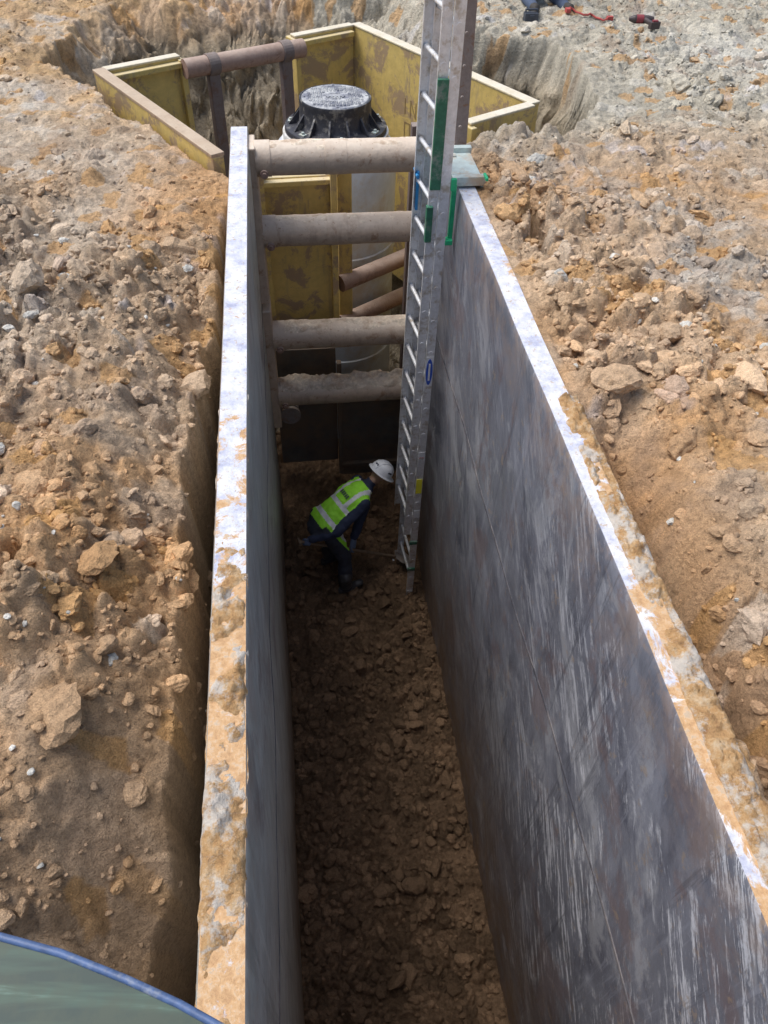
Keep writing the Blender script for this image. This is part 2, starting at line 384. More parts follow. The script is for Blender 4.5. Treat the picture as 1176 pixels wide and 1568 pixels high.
ALU=simple('aluminium',(.76,.77,.79),.42,.5,.12,30,.05,(.50,.45,.38),.3)
BLACK=simple('black_iron',(.045,.047,.058),.5,.2,.3,30,.2,(.24,.23,.21),.3)
COVER=simple('dusty_cover',(.17,.18,.22),.7,.1,.3,20,.3,(.50,.51,.51),.6)
RISER=simple('grey_blue_riser',(.50,.56,.64),.6,0,.12,5,.1,(.44,.40,.35),.45)
RISERD=simple('grey_ring',(.68,.70,.71),.6,0,.12,9,.1,(.45,.41,.35),.4)
DARKP=simple('dark_mud_panel',(.12,.11,.095),.8,0,.35,4,.3,(.19,.13,.085),.6)
GREEN=simple('green_paint',(.02,.42,.18),.5,0,.15,20,.05)
DGREEN=simple('dark_green_rubber',(.035,.15,.085),.6,0,.25,25,.1,(.2,.24,.2),.3)
BRK=simple('galvanised_bracket',(.52,.60,.58),.5,.3,.15,15,.1,(.5,.42,.32),.4)
RUST=dusty('rusted_steel',(.28,.23,.21),(.24,.14,.09),(.46,.40,.35),.5,8)
PURE=lambda n,c,r=.5: simple(n,c,r,0,.08,20,.03)

# ---------------------------------------------------------------- trench shield
TS=empty('trench_shield')
def bow(y,z): return (.008*math.sin(y*2.1+z*1.3)+.004*math.sin(y*5.3-z*2.1))*min(1,-z*3)
def wall(name,xi,xo,xib,xob,mat,y0=-.55,y1=6.75):
    b=B(); zs=[0,-.012]+list(np.linspace(-.1,-5.0,22)); yy=np.linspace(y0,y1,60)
    sg=1 if xi>xo else -1
    for side,(t,bo) in enumerate(((xi,xib),(xo,xob))):
        V=[];F=[]
        for z in zs:
            for y in yy:
                e=bow(y,z) if side==0 else 0
                ed=.006 if z==0 else 0
                top=.007*math.sin(y*3.7+1)*math.sin(y*1.3) if z>-.05 else 0
                V.append((t+(bo-t)*(-z/5.0)+e+(-sg*ed if side==0 else sg*ed),y,z+top))
        n=len(yy)
        for i in range(len(zs)-1):
            for j in range(n-1): F.append((i*n+j,i*n+j+1,(i+1)*n+j+1,(i+1)*n+j))
        b.add(V,F,0 if side==0 else 1)
    off=len(zs)*len(yy); n=len(yy)
    for j in range(n-1): b.f.append((j,j+1,off+j+1,off+j)); b.mi.append(2)
    for j in (0,n-1):
        for i in range(len(zs)-1): b.f.append((i*n+j,(i+1)*n+j,off+(i+1)*n+j,off+i*n+j)); b.mi.append(1)
    return b.obj(name,[mat,STEELL,TOP],TS,smooth=False,auto=True)
wall('left_wall_plate',-.27,-.415,-.33,-.475,STEELL)
wall('right_wall_plate',1.28,1.42,1.30,1.44,STEEL)
b=B()
b.loft([(1.287+bow(y,-1.5),y,-1.50) for y in np.linspace(-.5,6.6,60)],[(.014,.006)]*60,(0,0,1),seg=8)
b.loft([(-.288+bow(y,-1.5),y,-1.50) for y in np.linspace(-.5,6.6,60)],[(.010,.004)]*60,(0,0,1),seg=8)
b.obj('panel_joint_strips',simple('joint_steel',(.055,.055,.068),.85,0,.4,9,.2,(.17,.155,.155),.5),TS)
b=B()
for x in (-.243,1.255):
    for z0,z1 in ((-.03,-1.46),(-1.54,-3.0)):
        b.box((x-(.02 if x<0 else -.02),6.52,(z0+z1)/2),(.09,.30,z0-z1))
b.obj('pipe_sockets',PIPE,TS,bevel=.01)
b=B()
for z,r in ((-.16,.135),(-.80,.132),(-1.90,.142),(-2.61,.150)):
    xs_=[-.225,-.10,-.099,.35,.351,.53,.531,1.24]; rr=[r+.006,r+.006,r,r,r+.003,r+.003,r,r]
    b.loft([(x_,6.5,z) for x_ in xs_],rr,seg=40)
b.obj('spreader_pipes',PIPE,TS,auto=True)
b=B()
for k,(z,r) in enumerate(((-.16,.135),(-.80,.132),(-1.90,.142),(-2.61,.150))):
    VV=[];FF=[];NX=110;NA=16; amp=(.004,.004,.008,.024)[k]
    I_,J_=np.meshgrid(np.arange(NX),np.arange(NA),indexing='ij'); XX=-.2+1.42*I_/(NX-1); AA=np.radians(30+120*J_/(NA-1)); E_=np.sin(np.pi*J_/(NA-1))
    nn=fbm(XX+k*7,AA*.35,9,4,k); RR=np.maximum(r-.004,r+amp*(1.0*E_+6*nn*E_)-.004)
    for i in range(NX):
        for j in range(NA): VV.append((XX[i,j],6.5-math.cos(AA[i,j])*RR[i,j],z+math.sin(AA[i,j])*RR[i,j]))
    for i in range(NX-1):
        for j in range(NA-1): FF.append((i*NA+j,(i+1)*NA+j,(i+1)*NA+j+1,i*NA+j+1))
    b.add(VV,FF)
b.obj('dried_mud_on_pipes',simple('dried_mud',(.68,.58,.46),.95,0,.3,26,.6,(.50,.38,.28),.5),TS,smooth=True)
b=B()
for z in (-.16,-.80,-1.90,-2.61):
    b.tube((-.16,6.34,z-.07),(-.16,6.42,z-.07),.035,.035,12); b.tube((-.16,6.325,z-.07),(-.16,6.345,z-.07),.018,.018,8)
    b.tube((1.12,6.35,z-.07),(1.12,6.42,z-.07),.022,.022,10)
b.obj('pipe_pins',PIPE2,TS,auto=True)
def crust(name,x0,x1,y0,y1,amp,thr,k):
    xx=np.linspace(x0,x1,18);yy=np.arange(y0,y1,.010); XX,YY=np.meshgrid(xx,yy)
    e=1-np.abs((XX-(x0+x1)/2)/((x1-x0)/2))**4
    h1,_=chunk(XX,YY,14,2,.3); h2,_=chunk(XX,YY,30,4,.3)
    n=fbm(XX,YY,2.6,3,k)*2.6+fbm(XX,YY,16,4,k+1)*1.3-thr+.25*sst((y1-YY)/1.5)-.35*sst((YY-y1+1.0)/1.0)
    Z=np.clip(n*2,-.2,1)*amp*e*(.35+.5*h1+.35*h2)-.004; Z=np.where((n<0)|(e<.05),-.012,Z)
    v=np.stack([XX+.016*fbm(XX,YY,20,2,3),YY,Z],-1).reshape(-1,3); a,bb=XX.shape; id_=np.arange(a*bb).reshape(a,bb)
    qq=np.stack([id_[:-1,:-1],id_[:-1,1:],id_[1:,1:],id_[1:,:-1]],-1).reshape(-1,4)
    return mkobj(name,npmesh(name,v,qq),MUD,TS)
crust('mud_on_left_wall',-.415,-.272,-.5,3.2,.050,.02,2)
crust('mud_on_right_wall',1.335,1.46,-.5,3.0,.055,-.10,4)

# ---------------------------------------------------------------- manhole shield (rotated box)
MS=empty('manhole_shield')
def plate(b,p0,p1,z0,z1,th,mi=0,rim=True):
    p0=Vector((*p0,0));p1=Vector((*p1,0)); d=(p1-p0); L=d.length; R=Matrix.Rotation(math.atan2(d.y,d.x),3,'Z')
    c=(p0+p1)/2
    b.box((c.x,c.y,(z0+z1)/2),(L,th,z0-z1),R,mi)
    if rim: b.box((c.x,c.y,z0+.008),(L+.01,th+.016,.022),R,1)
ax=Vector((.50,-.866)); pr=Vector((.866,.50))
A0=Vector((-1.67,8.17)); A1=Vector((-.50,6.16)); B0=Vector((.91,9.58)); B1=Vector((2.31,7.13))
b=B()
plate(b,A0,A1,-.0,-2.6,.10,0,False)
b2=B(); d=(A1-A0); R=Matrix.Rotation(math.atan2(d.y,d.x),3,'Z'); c=(A0+A1)/2; b2.box((c.x,c.y,.012),(d.length,.115,.03),R); b2.obj('brown_rim',RIMB,MS,bevel=.005)
plate(b,A0+pr*.06,A0+pr*.82,-.0,-2.6,.09)
plate(b,B0-pr*.82,B0-pr*.06,-.0,-2.6,.09)
plate(b,B0,B1,-.0,-2.6,.10)
plate(b,B1-pr*.82,B1-pr*.06,-.0,-2.6,.09)
for base in (A0+pr*.82,B0-pr*.82,B1-pr*.82):
    R=Matrix.Rotation(math.atan2(pr.y,pr.x),3,'Z'); b.box((base.x,base.y,-1.3),(.06,.20,2.58),R)
for base in (A0+pr*.45,B0-pr*.45):
    R=Matrix.Rotation(math.atan2(pr.y,pr.x),3,'Z'); q_=base+ax*.08
    for z in (-.05,-.95): b.box((q_.x,q_.y,z),(.70,.08,.05),R)
b.box((.085,7.0,-1.32),(.66,.07,1.6),Matrix.Rotation(.06,3,'Z'))
b.box((.445,6.97,-1.20),(.06,.20,1.9)); b.box((.56,7.10,-1.25),(.14,.05,1.7))
b.box((-.22,6.93,-1.3),(.07,.10,1.9))
b.box((.10,6.95,-.56),(.66,.10,.05),Matrix.Rotation(.06,3,'Z'))
b.obj('yellow_side_plates',[YEL,YELTOP],MS,bevel=.008)
b=B(); dB=Vector((*(B1-B0),0)).normalized(); nB=Vector((-pr.x,-pr.y,0))
def stroke(u0,z0,u1,z1):
    o=Vector((*B0,0))+nB*.0525
    b.prism([(-.006,-.0015),(.006,-.0015),(.006,.0015),(-.006,.0015)],o+dB*u0+Vector((0,0,z0)),o+dB*u1+Vector((0,0,z1)),dB.cross(nB) if abs(u1-u0)>abs(z1-z0) else dB)
GL={'I':[(.5,0,.5,1)],'N':[(0,0,0,1),(0,1,1,0),(1,0,1,1)],'S':[(1,1,0,.9),(0,.9,0,.55),(0,.55,1,.45),(1,.45,1,.05),(1,.05,0,0)],'H':[(0,0,0,1),(1,0,1,1),(0,.5,1,.5)],'O':[(0,0,0,1),(0,1,1,1),(1,1,1,0),(1,0,0,0)],'E':[(0,0,0,1),(0,1,1,1),(0,.5,.8,.5),(0,0,1,0)]}
for row,(txt,u) in enumerate((('INSI',.95),('OHE',1.0))):
    for i,ch in enumerate(txt):
        for a_,c_,d_,e_ in GL[ch]: stroke(u+.14*i+.09*a_,-.62-.24*row+.16*c_,u+.14*i+.09*d_,-.62-.24*row+.16*e_)
b.obj('painted_marks',PURE('mark_brown',(.30,.21,.09),.8),MS)
b=B()
p0=A0+pr*.80+ax*.16; p1=B0-pr*.80+ax*.16
for z in (-.07,-1.9): b.tube((p0.x,p0.y,z),(p1.x,p1.y,z),.088,.088,28)
b.tube((.50,7.02,-1.66),(1.28,7.47,-1.62),.085,.085,28); b.tube((.50,7.05,-2.15),(1.28,7.50,-2.1),.085,.085,28)
b.tube((-.9,7.6,-1.7),(-.4,7.75,-1.7),.07,.07,20)
b.obj('strut_pipes',PIPE2,MS,auto=True)
b=B()
for t in (.22,.84):
    q_=p0.lerp(p1,t); b.box((q_.x,q_.y,-1.1),(.12,.08,1.9),Matrix.Rotation(.52,3,'Z'))
    b.tube((q_.x-.05,q_.y-.03,-.07),(q_.x+.05,q_.y+.03,-.07),.100,.100,24)
b.box((1.20,7.0,-1.6),(.08,.10,3.0))
b.obj('hanging_posts',dusty('dark_rust',(.17,.13,.12),(.14,.08,.06),(.3,.25,.22),.5,8),MS,bevel=.006)
b=B(); b.box((.86,6.93,-3.55),(.80,.06,1.5)); b.box((.455,6.90,-3.4),(.05,.08,1.7)); b.box((.86,6.88,-2.86),(.8,.06,.06)); b.box((.86,6.88,-4.1),(.8,.06,.06))
b.box((.08,7.05,-3.3),(.70,.05,1.7))
b.obj('lower_panel',DARKP,MS,bevel=.006)
b=B(); b.tube((-.12,6.9,-2.98),(-.12,6.62,-2.98),.10,.10,24); b.lathe([(.10,0),(.115,0),(.115,.04),(.10,.04)],(-.12,6.6,-3.0),24,0,Matrix.Rotation(math.pi/2,3,'X'))
b.obj('pipe_stub',RUST,MS,auto=True)

# ---------------------------------------------------------------- manhole
MH=empty('manhole'); c=(.555,8.0)
b=B(); z=-.20
b.lathe([(.30,z-.01),(.335,z-.01),(.340,z),(.352,z),(.356,z-.02),(.352,z-.05),(.365,z-.20),(.39,z-.235),(.505,z-.25),(.512,z-.26),(.512,z-.30),(.48,z-.31)],(c[0],c[1],0),72)
for k in range(14):
    a=2*math.pi*k/14; R=Matrix.Rotation(a,3,'Z'); p=Vector((c[0],c[1],z-.14))+R@Vector((.41,0,0)); t_=R@Vector((0,.009,0)); u=R@Vector((1,0,0))
    tri=[p+u*-.055+Vector((0,0,.04)),p+u*.060+Vector((0,0,-.10)),p+u*-.055+Vector((0,0,-.10))]
    b.add([q_-t_ for q_ in tri]+[q_+t_ for q_ in tri],[(0,1,2),(5,4,3),(0,3,4,1),(1,4,5,2),(2,5,3,0)])
b.obj('cover_frame',BLACK,MH,auto=True)
b=B()
for k in range(7):
    a=2*math.pi*(k+.3)/7; R=Matrix.Rotation(a,3,'Z'); p=Vector((c[0],c[1],z-.24))+R@Vector((.455,0,0))
    b.box(p,(.05,.07,.016),R); b.tube(p,p+Vector((0,0,.028)),.016,.016,6)
b.obj('frame_bolts',BRK,MH,bevel=.003)
b=B(); b.lathe([(.0,z+.004),(.325,z+.004),(.333,z-.004),(.333,z-.03)],(c[0],c[1],0),64)
for i in range(-8,9):
    for j in range(-8,9):
        x_,y_=i*.036,j*.036; r=math.hypot(x_,y_)
        if r<.285 and not(.10<r<.13): b.box((c[0]+x_,c[1]+y_,z+.007),(.022,.022,.010),Matrix.Rotation(.4 if (i+j)%2 else 1.2,3,'Z'))
b.box((c[0],c[1],z+.008),(.18,.05,.012))
for k in range(8):
    a=2*math.pi*k/8; b.tube((c[0]+.305*math.cos(a),c[1]+.305*math.sin(a),z),(c[0]+.305*math.cos(a),c[1]+.305*math.sin(a),z+.012),.012,.012,8)
b.obj('cover',COVER,MH,auto=True)
b=B(); b.lathe([(.40,z-.30),(.53,z-.30),(.535,z-.31),(.535,z-.38),(.55,z-.385),(.55,z-.42)],(c[0],c[1],0),72); b.obj('adjusting_ring',RISERD,MH,auto=True)
b=B(); b.lathe([(.45,z-.42),(.60,z-.45),(.62,z-.48),(.62,-1.6),(.635,-1.61),(.635,-1.68),(.62,-1.69),(.62,-2.9),(.635,-2.91),(.635,-2.98),(.62,-2.99),(.62,-5)],(c[0],c[1],0),72)
b.obj('riser_barrel',RISER,MH,auto=True)

# ---------------------------------------------------------------- ladder
LD=empty('extension_ladder')
def rp(side,z):
    t=(z-FL)/4.75
    if side=='n': return Vector((1.075+.047*t,5.25+.125*t,z))
    return Vector((1.035+.040*t,5.77+.062*t,z))
def section(b,br,dx,inset,z0,z1):
    n0,n1,f0,f1=rp('n',z0),rp('n',z1),rp('f',z0),rp('f',z1)
    o=Vector((dx,0,0)); i=Vector((0,inset,0))
    prof=[(-.036,-.016),(.036,-.016),(.036,.014),(.031,.014),(.031,-.011),(-.031,-.011),(-.031,.014),(-.036,.014)]
    b.prism(prof,n0+o+i,n1+o+i,(1,0,0))
    b.prism([(x,-y) for x,y in prof],f0+o-i,f1+o-i,(1,0,0))
    z=z0+.28
    while z<z1-.05:
        br.tube(rp('n',z)+o+i,rp('f',z)+o-i,.0165,.0165,12)
        for s_,ii in (('n',i),('f',-i)): br.tube(rp(s_,z)+o+ii-Vector((0,.020,0)),rp(s_,z)+o+ii+Vector((0,.020,0)),.021,.021,12)
        z+=.305
b=B(); br=B()
section(b,br,.037,.0,FL+.06,1.45); section(b,br,-.038,.03,FL+1.05,1.75)
b.obj('rails',ALU,LD,bevel=.001); br.obj('rungs',ALU,LD,auto=True)
b=B()
for s_ in 'nf':
    p=rp(s_,FL+.03)+Vector((.03,0,0)); b.box(p+Vector((0,0,.03)),(.06,.034,.10)); b.box(p-Vector((.01,0,.025)),(.14,.07,.022))
b.obj('feet',ALU,LD,bevel=.004)
def sticker(b,z,hh,mi,dx=.0,w=.06):
    p=rp('n',z)+Vector((.037+dx,-.0185,0)); b.box(p,(w,.003,hh),None,mi)
b=B()
WH=PURE('label_white',(.75,.75,.75));BL=PURE('label_blue',(.03,.10,.50));YE=PURE('label_yellow',(.85,.78,.05));RD=PURE('label_red',(.6,.06,.04))
sticker(b,-1.55,.32,0,0,.064)
sticker(b,-2.55,.12,0);sticker(b,-2.95,.20,2);sticker(b,-3.35,.11,0);sticker(b,-2.57,.03,3,0,.04)
pz=rp('n',-1.55)+Vector((.037,-.0215,0)); b.lathe([(0,0),(.029,0),(.029,.002),(0,.002)],pz,24,1,Matrix.Rotation(math.pi/2,3,'X')@Matrix.Diagonal((1,4.8,1)))
b.box(pz+Vector((0,-.003,0)),(.016,.003,.18),None,0)
b.obj('labels',[WH,BL,YE,RD],LD)
b=B()
pa=rp('n',.05)+Vector((-.038,-.012,0)); pb=rp('n',.78)+Vector((-.038,-.012,0)); b.prism([(-.039,-.014),(.039,-.014),(.039,.014),(-.039,.014)],pa,pb,(1,0,0))
pa=rp('n',-.32)+Vector((-.05,.0,0)); b.box(pa+Vector((-.01,.02,.1)),(.05,.05,.28))
for z in (FL+.5,FL+.95): b.box(rp('n',z)+Vector((.03,-.02,0)),(.085,.02,.05))
b.obj('rail_guards',DGREEN,LD,bevel=.005)
BR=empty('ladder_clamp'); b=B()
b.box((1.36,5.78,.035),(.23,.62,.03)); b.box((1.36,5.50,.062),(.25,.06,.05)); b.box((1.36,6.03,.062),(.25,.06,.05))
b.box((1.47,5.78,-.05),(.02,.55,.16)); b.box((1.25,5.62,.03),(.14,.07,.07)); b.box((1.25,5.95,.03),(.2,.06,.06))
b.obj('saddle',BRK,BR,bevel=.004)
b=B(); b.box((1.235,5.40,-.14),(.035,.035,.42)); b.box((1.22,5.36,.085),(.04,.03,.09)); b.box((1.22,5.38,-.36),(.06,.07,.04)); b.box((1.48,5.46,.09),(.02,.1,.025)); b.obj('green_handles',GREEN,BR,bevel=.005)
b=B(); b.box((1.03,5.80,-.15),(.02,.04,.3)); b.tube((1.02,5.75,-.02),(1.02,5.9,-.02),.012,.012,8); b.obj('blue_strap',PURE('blue_strap',(.03,.25,.55)),BR)
b=B(); b.prism([(-.05,-.04),(.05,-.04),(.05,.04),(.03,.04),(.03,-.02),(-.03,-.02),(-.03,.04),(-.05,.04)],(1.47,6.32,-.6),(1.40,6.32,2.2),(1,0,0))
for z in np.arange(-.3,2.1,.22): b.tube((1.455-.025*(z+.6)/1,6.26,z),(1.455-.025*(z+.6)/1,6.285,z),.014,.014,8)
b.obj('steel_upright',RUST,None,bevel=.003)

# ---------------------------------------------------------------- worker
WK=empty('construction_worker')
def W(x,y,h): return Vector((x,y,FL+h))
P=W(.16,5.60,1.01); NK=W(.675,5.84,1.30); fwd=Vector((.908,.42,0)); rt=Vector((.42,-.908,0))
tdir=(NK-P).normalized()
segs=[]
b=B()
def limb(pts,rad,part,side=(0,0,1)):
    b.loft(pts,rad,side,seg=20,round_=True)
    for i in range(len(pts)-1):
        r=lambda q:(max(q) if hasattr(q,'__len__') else q)
        segs.append((Vector(pts[i]),Vector(pts[i+1]),r(rad[i]),r(rad[i+1]),part))
T=lambda t:P.lerp(NK,t)
limb([T(-.12),T(.05),T(.25),T(.45),T(.65),T(.82),T(.93)],[(.165,.12),(.19,.14),(.185,.14),(.19,.145),(.21,.15),(.195,.13),(.11,.09)],'torso',rt)
RS=W(.595,5.645,1.235);LS=W(.57,5.97,1.22)
limb([T(.8),RS],[.10,.085],'torso'); limb([T(.8),LS],[.10,.085],'torso')
RE=W(.30,5.44,1.02);RW=W(.015,5.415,.955); LE=W(.64,5.87,.90);LW=W(.50,5.66,.66)
limb([RS,RS.lerp(RE,.5),RE,RE.lerp(RW,.4),RW],[.088,.076,.065,.060,.045],'sleeve')
limb([LS,LS.lerp(LE,.5),LE,LE.lerp(LW,.4),LW],[.088,.076,.065,.060,.045],'sleeve')
RH=P+rt*.10;LH=P-rt*.10
RK=W(.37,5.45,.55);RA=W(.37,5.33,.17);LK=W(.29,5.78,.54);LA=W(.20,5.78,.17)
limb([RH,RH.lerp(RK,.5),RK,RK.lerp(RA,.35),RA],[.12,.105,.084,.084,.072],'leg')
limb([LH,LH.lerp(LK,.5),LK,LK.lerp(LA,.35),LA],[.12,.105,.084,.084,.072],'leg')
for a_ in (RA,LA):
    limb([a_+Vector((0,0,.16)),a_-Vector((0,0,.02))],[.076,.068],'boot')
    limb([a_+Vector((-.05,-.02,-.045)),a_+fwd*.09-Vector((0,0,.05)),a_+fwd*.19-Vector((0,0,.055))],[(.048,.048),(.045,.052),(.038,.048)],'boot')
HC=W(.805,5.885,1.425); hu=Vector((.66,.26,.70)).normalized(); hf=Vector((.70,.30,-.70)); hf=(hf-hu*hf.dot(hu)).normalized(); hr=hf.cross(hu)
limb([T(.9),NK+(HC-NK)*.5],[.062,.056],'skin')
limb([HC-hu*.075+hf*.02,HC-hu*.02+hf*.008,HC+hu*.05],[(.055,.062),(.078,.092),(.072,.088)],'skin',hr)
limb([HC+hf*.09-hu*.01,HC+hf*.105-hu*.035],[.012,.016],'skin')
limb([HC+hf*.07-hu*.075,HC+hf*.085-hu*.085],[.022,.018],'skin')
for s_ in (1,-1): limb([HC+hr*.078*s_-hu*.03,HC+hr*.084*s_+hu*.005],[.014,.018],'skin')
raw=b.obj('body',[PURE('hi_vis_vest',(.38,.92,.05),.7),PURE('navy_sleeve',(.033,.043,.085),.85),PURE('dark_trousers',(.036,.040,.056),.9),
   PURE('boot_rubber',(.05,.05,.052),.45),PURE('skin',(.42,.25,.17),.55),PURE('reflective_band',(.80,.82,.82),.4)],WK)
rm=raw.modifiers.new('r','REMESH'); rm.mode='VOXEL'; rm.voxel_size=.010
sm=raw.modifiers.new('s','SMOOTH'); sm.iterations=5; sm.factor=.5
dg=bpy.context.evaluated_depsgraph_get(); me2=bpy.data.meshes.new_from_object(raw.evaluated_get(dg))
raw.modifiers.clear(); raw.data=me2
order={'torso':0,'sleeve':1,'leg':2,'boot':3,'skin':4}
def sdist(p,s):
    d=s[1]-s[0]; t=max(0,min(1,(p-s[0]).dot(d)/d.length_squared)); return (p-(s[0]+d*t)).length-(s[2]*(1-t)+s[3]*t)
tl=(NK-P).length
for po in me2.polygons:
    c_=po.center; bs=min(segs,key=lambda s:sdist(c_,s)); k=order[bs[4]]
    t=(c_-P).dot(tdir)/tl
    if bs[4]=='leg' and t>.0: k=0
    if k==0:
        lat=(c_-P).dot(rt)
        if t<-.08: k=2
        elif .06<t<.15 : k=5
        elif .38<t<.46 : k=5
        elif t>.45 and .085<abs(lat)<.13: k=5
        if t>.97: k=1
        if abs(lat)>.18 and t>.6: k=1
    po.material_index=k; po.use_smooth=True
tx=bpy.data.textures.new('wr','CLOUDS'); tx.noise_scale=.08; dm=raw.modifiers.new('w','DISPLACE'); dm.texture=tx; dm.strength=.032; dm.mid_level=.5
b=B()
upn=Vector((0,0,1)); upn=(upn-tdir*upn.dot(tdir)).normalized()
R=Matrix((tdir,rt,upn)).transposed()
for i in range(5): b.box(T(.60)+upn*.152+rt*(.06-.030*i),(.045,.018,.006),R)
b.obj('vest_lettering',PURE('letter_grey',(.10,.15,.10)),WK,bevel=.002)
b=B()
for s_ in (1,-1): b.lathe([(0,-.009),(.007,-.005),(.009,0),(.007,.005),(0,.009)],HC+hf*.093+hr*.032*s_+hu*.0,10)
b.box(HC+hf*.098-hu*.062,(.04,.006,.008),Matrix((hr,hf,hu)).transposed()); b.obj('eyes_and_mouth',PURE('dark_features',(.06,.03,.025)),WK)
R=Matrix((hf,-hr,hu)).transposed(); b=B()
b.lathe([(1.0,0),(.99,.03),(.95,.35),(.82,.68),(.55,.90),(.25,.985),(0,1.0)],(0,0,0),40)
b.v=[HC+hu*.025+R@Vector((v.x*.148,v.y*.124,v.z*.130)) for v in b.v]
N_=40; VV=[];FF=[]
for k in range(N_):
    a=2*math.pi*k/N_; ca,sa=math.cos(a),math.sin(a); ext=.018+.045*max(0,ca)**2
    for r_,z_ in ((0,.004),(ext,-.006),(ext,-.011),(-.004,-.004)): VV.append(HC+hu*.025+R@Vector(((.148+r_)*ca,(.124+r_)*sa,z_)))
for k in range(N_):
    for j in range(4): FF.append((k*4+j,((k+1)%N_)*4+j,((k+1)%N_)*4+(j+1)%4,k*4+(j+1)%4))
b.add(VV,FF)
for s_ in (-.03,0,.03):
    b.loft([HC+hu*.025+R@Vector((.146*math.cos(t),s_,.133*math.sin(t)*(1-6*s_*s_))) for t in np.linspace(.25,2.9,14)],[.008]*14,hr,seg=8)
b.obj('hard_hat',PURE('hat_white',(.84,.86,.89),.35),WK,auto=True)
b=B(); b.box(HC+hu*.085+hr*.112,(.05,.006,.035),R@Matrix.Rotation(.35,3,'X')); b.box(HC+hu*.085-hf*.132,(.006,.05,.03),R)
b.obj('hat_sticker',PURE('sticker_dark',(.05,.06,.1)),WK)
S0=W(-.12,5.385,.965);S1=W(1.00,5.69,.20); sd=(S1-S0).normalized()
SH=empty('shovel'); b=B(); b.tube(S0,S1,.017,.017,12)
dcr=sd.cross(Vector((0,0,1))).normalized(); b.tube(S0-dcr*.05,S0+dcr*.05,.013,.013,10)
b.obj('handle',simple('ash_wood',(.22,.155,.10),.6,0,.2,30,.1),SH,auto=True)
b=B(); upb=dcr.cross(sd).normalized(); VV=[];FF=[]
prof=[(.0,.03),(.04,.10),(.12,.12),(.20,.115),(.26,.08),(.30,.02)]
for t,w in prof:
    for j in range(-4,5): VV.append(S1+sd*t*.8+dcr*(w*j/4)-upb*(.02-.03*(j/4)**2))
for i in range(len(prof)-1):
    for j in range(8): FF.append((i*9+j,i*9+j+1,(i+1)*9+j+1,(i+1)*9+j))
b.add(VV,FF); ob=b.obj('blade',RUST,SH,smooth=True); so=ob.modifiers.new('s','SOLIDIFY'); so.thickness=.004
GLV=PURE('work_glove',(.14,.18,.28),.8)
def hand(name,wr,ctr,flip=1):
    ctr=Vector(ctr); b=B(); u=(wr-ctr); u=(u-sd*u.dot(sd)).normalized(); v=sd.cross(u)*flip
    pos=lambda a,r,s_:ctr+sd*s_+u*math.cos(a)*r+v*math.sin(a)*r
    b.loft([wr,wr.lerp(ctr+u*.03,.5),ctr+u*.034],[(.030,.028),(.042,.020),(.042,.018)],sd,seg=14,round_=True)
    for i,L_ in enumerate((.85,1.0,.94,.74)):
        s_=(i-1.5)*.021; n_=7; arc=3.6*L_
        b.loft([pos(.1+arc*k/(n_-1),.029-.003*k/(n_-1),s_) for k in range(n_)],[.0100-.0025*k/(n_-1) for k in range(n_)],sd,seg=8,round_=True)
    b.loft([ctr+u*.045-sd*.035,pos(-.5,.034,-.045),pos(-1.4,.029,-.038),pos(-2.0,.027,-.022)],[.013,.012,.011,.009],sd,seg=8,round_=True)
    return b.obj(name,GLV,WK,smooth=True)
def onshaft(x): t=(x-S0.x)/(S1.x-S0.x); return S0.lerp(S1,t)
hand('right_hand',RW,onshaft(-.045)); hand('left_hand',LW,onshaft(.47),-1)

# ---------------------------------------------------------------- second worker kneeling far off
K=empty('kneeling_worker'); b=B(); segs=[]
gx,gy=3.30,10.15; gz=hp(gx,gy)
def Q(x,y,h): return Vector((gx+x,gy+y,gz+h))
P=Q(0,.35,.42);NK=Q(-.05,.75,.85)
limb([P,P.lerp(NK,.4),P.lerp(NK,.8),NK],[(.18,.13),(.17,.13),(.2,.13),(.09,.08)],'torso',(1,0,0))
for s_ in (1,-1):
    h_=P+Vector((.11*s_,0,-.03)); k_=Q(.18*s_,.62,.09); a_=Q(.20*s_,.05,.08)
    limb([h_,h_.lerp(k_,.5),k_],[.11,.10,.075],'leg'); limb([k_,k_.lerp(a_,.4),a_],[.075,.07,.055],'leg')
    limb([a_+Vector((0,.02,0)),a_+Vector((.01*s_,-.10,.02)),a_+Vector((.02*s_,-.13,-.03))],[.055,.05,.045],'boot')
    sh=NK+Vector((.19*s_,-.03,-.05)); e_=Q(.26*s_,.98,.55); w_=Q(.1*s_,1.15,.28)
    limb([NK-Vector((0,.04,.06)),sh],[.09,.075],'torso'); limb([sh,e_,w_],[.07,.055,.04],'sleeve')
    limb([w_,w_+Vector((-.01*s_,.07,-.05))],[(.04,.02),(.035,.018)],'skin')
    for i in range(4): limb([w_+Vector((.02*(i-1.5),.06,-.04)),w_+Vector((.022*(i-1.5),.13,-.10))],[.010,.008],'skin')
HC=NK+Vector((0,.13,.14)); limb([NK,HC],[.055,.06],'skin'); limb([HC-Vector((0,0,.05)),HC+Vector((0,0,.06))],[(.07,.08),(.08,.095)],'skin')
raw=b.obj('body',[PURE('grey_coat',(.10,.11,.12),.85),PURE('coat_sleeve',(.10,.11,.12),.85),PURE('blue_jeans',(.06,.085,.14),.9),PURE('work_boot',(.04,.035,.03),.7),PURE('skin_tone',(.42,.25,.17),.55)],K)
rm=raw.modifiers.new('r','REMESH'); rm.mode='VOXEL'; rm.voxel_size=.013
sm=raw.modifiers.new('s','SMOOTH'); sm.iterations=4
dg=bpy.context.evaluated_depsgraph_get(); me2=bpy.data.meshes.new_from_object(raw.evaluated_get(dg)); raw.modifiers.clear(); raw.data=me2
for po in me2.polygons:
    po.material_index=order[min(segs,key=lambda s:sdist(po.center,s))[4]]; po.use_smooth=True
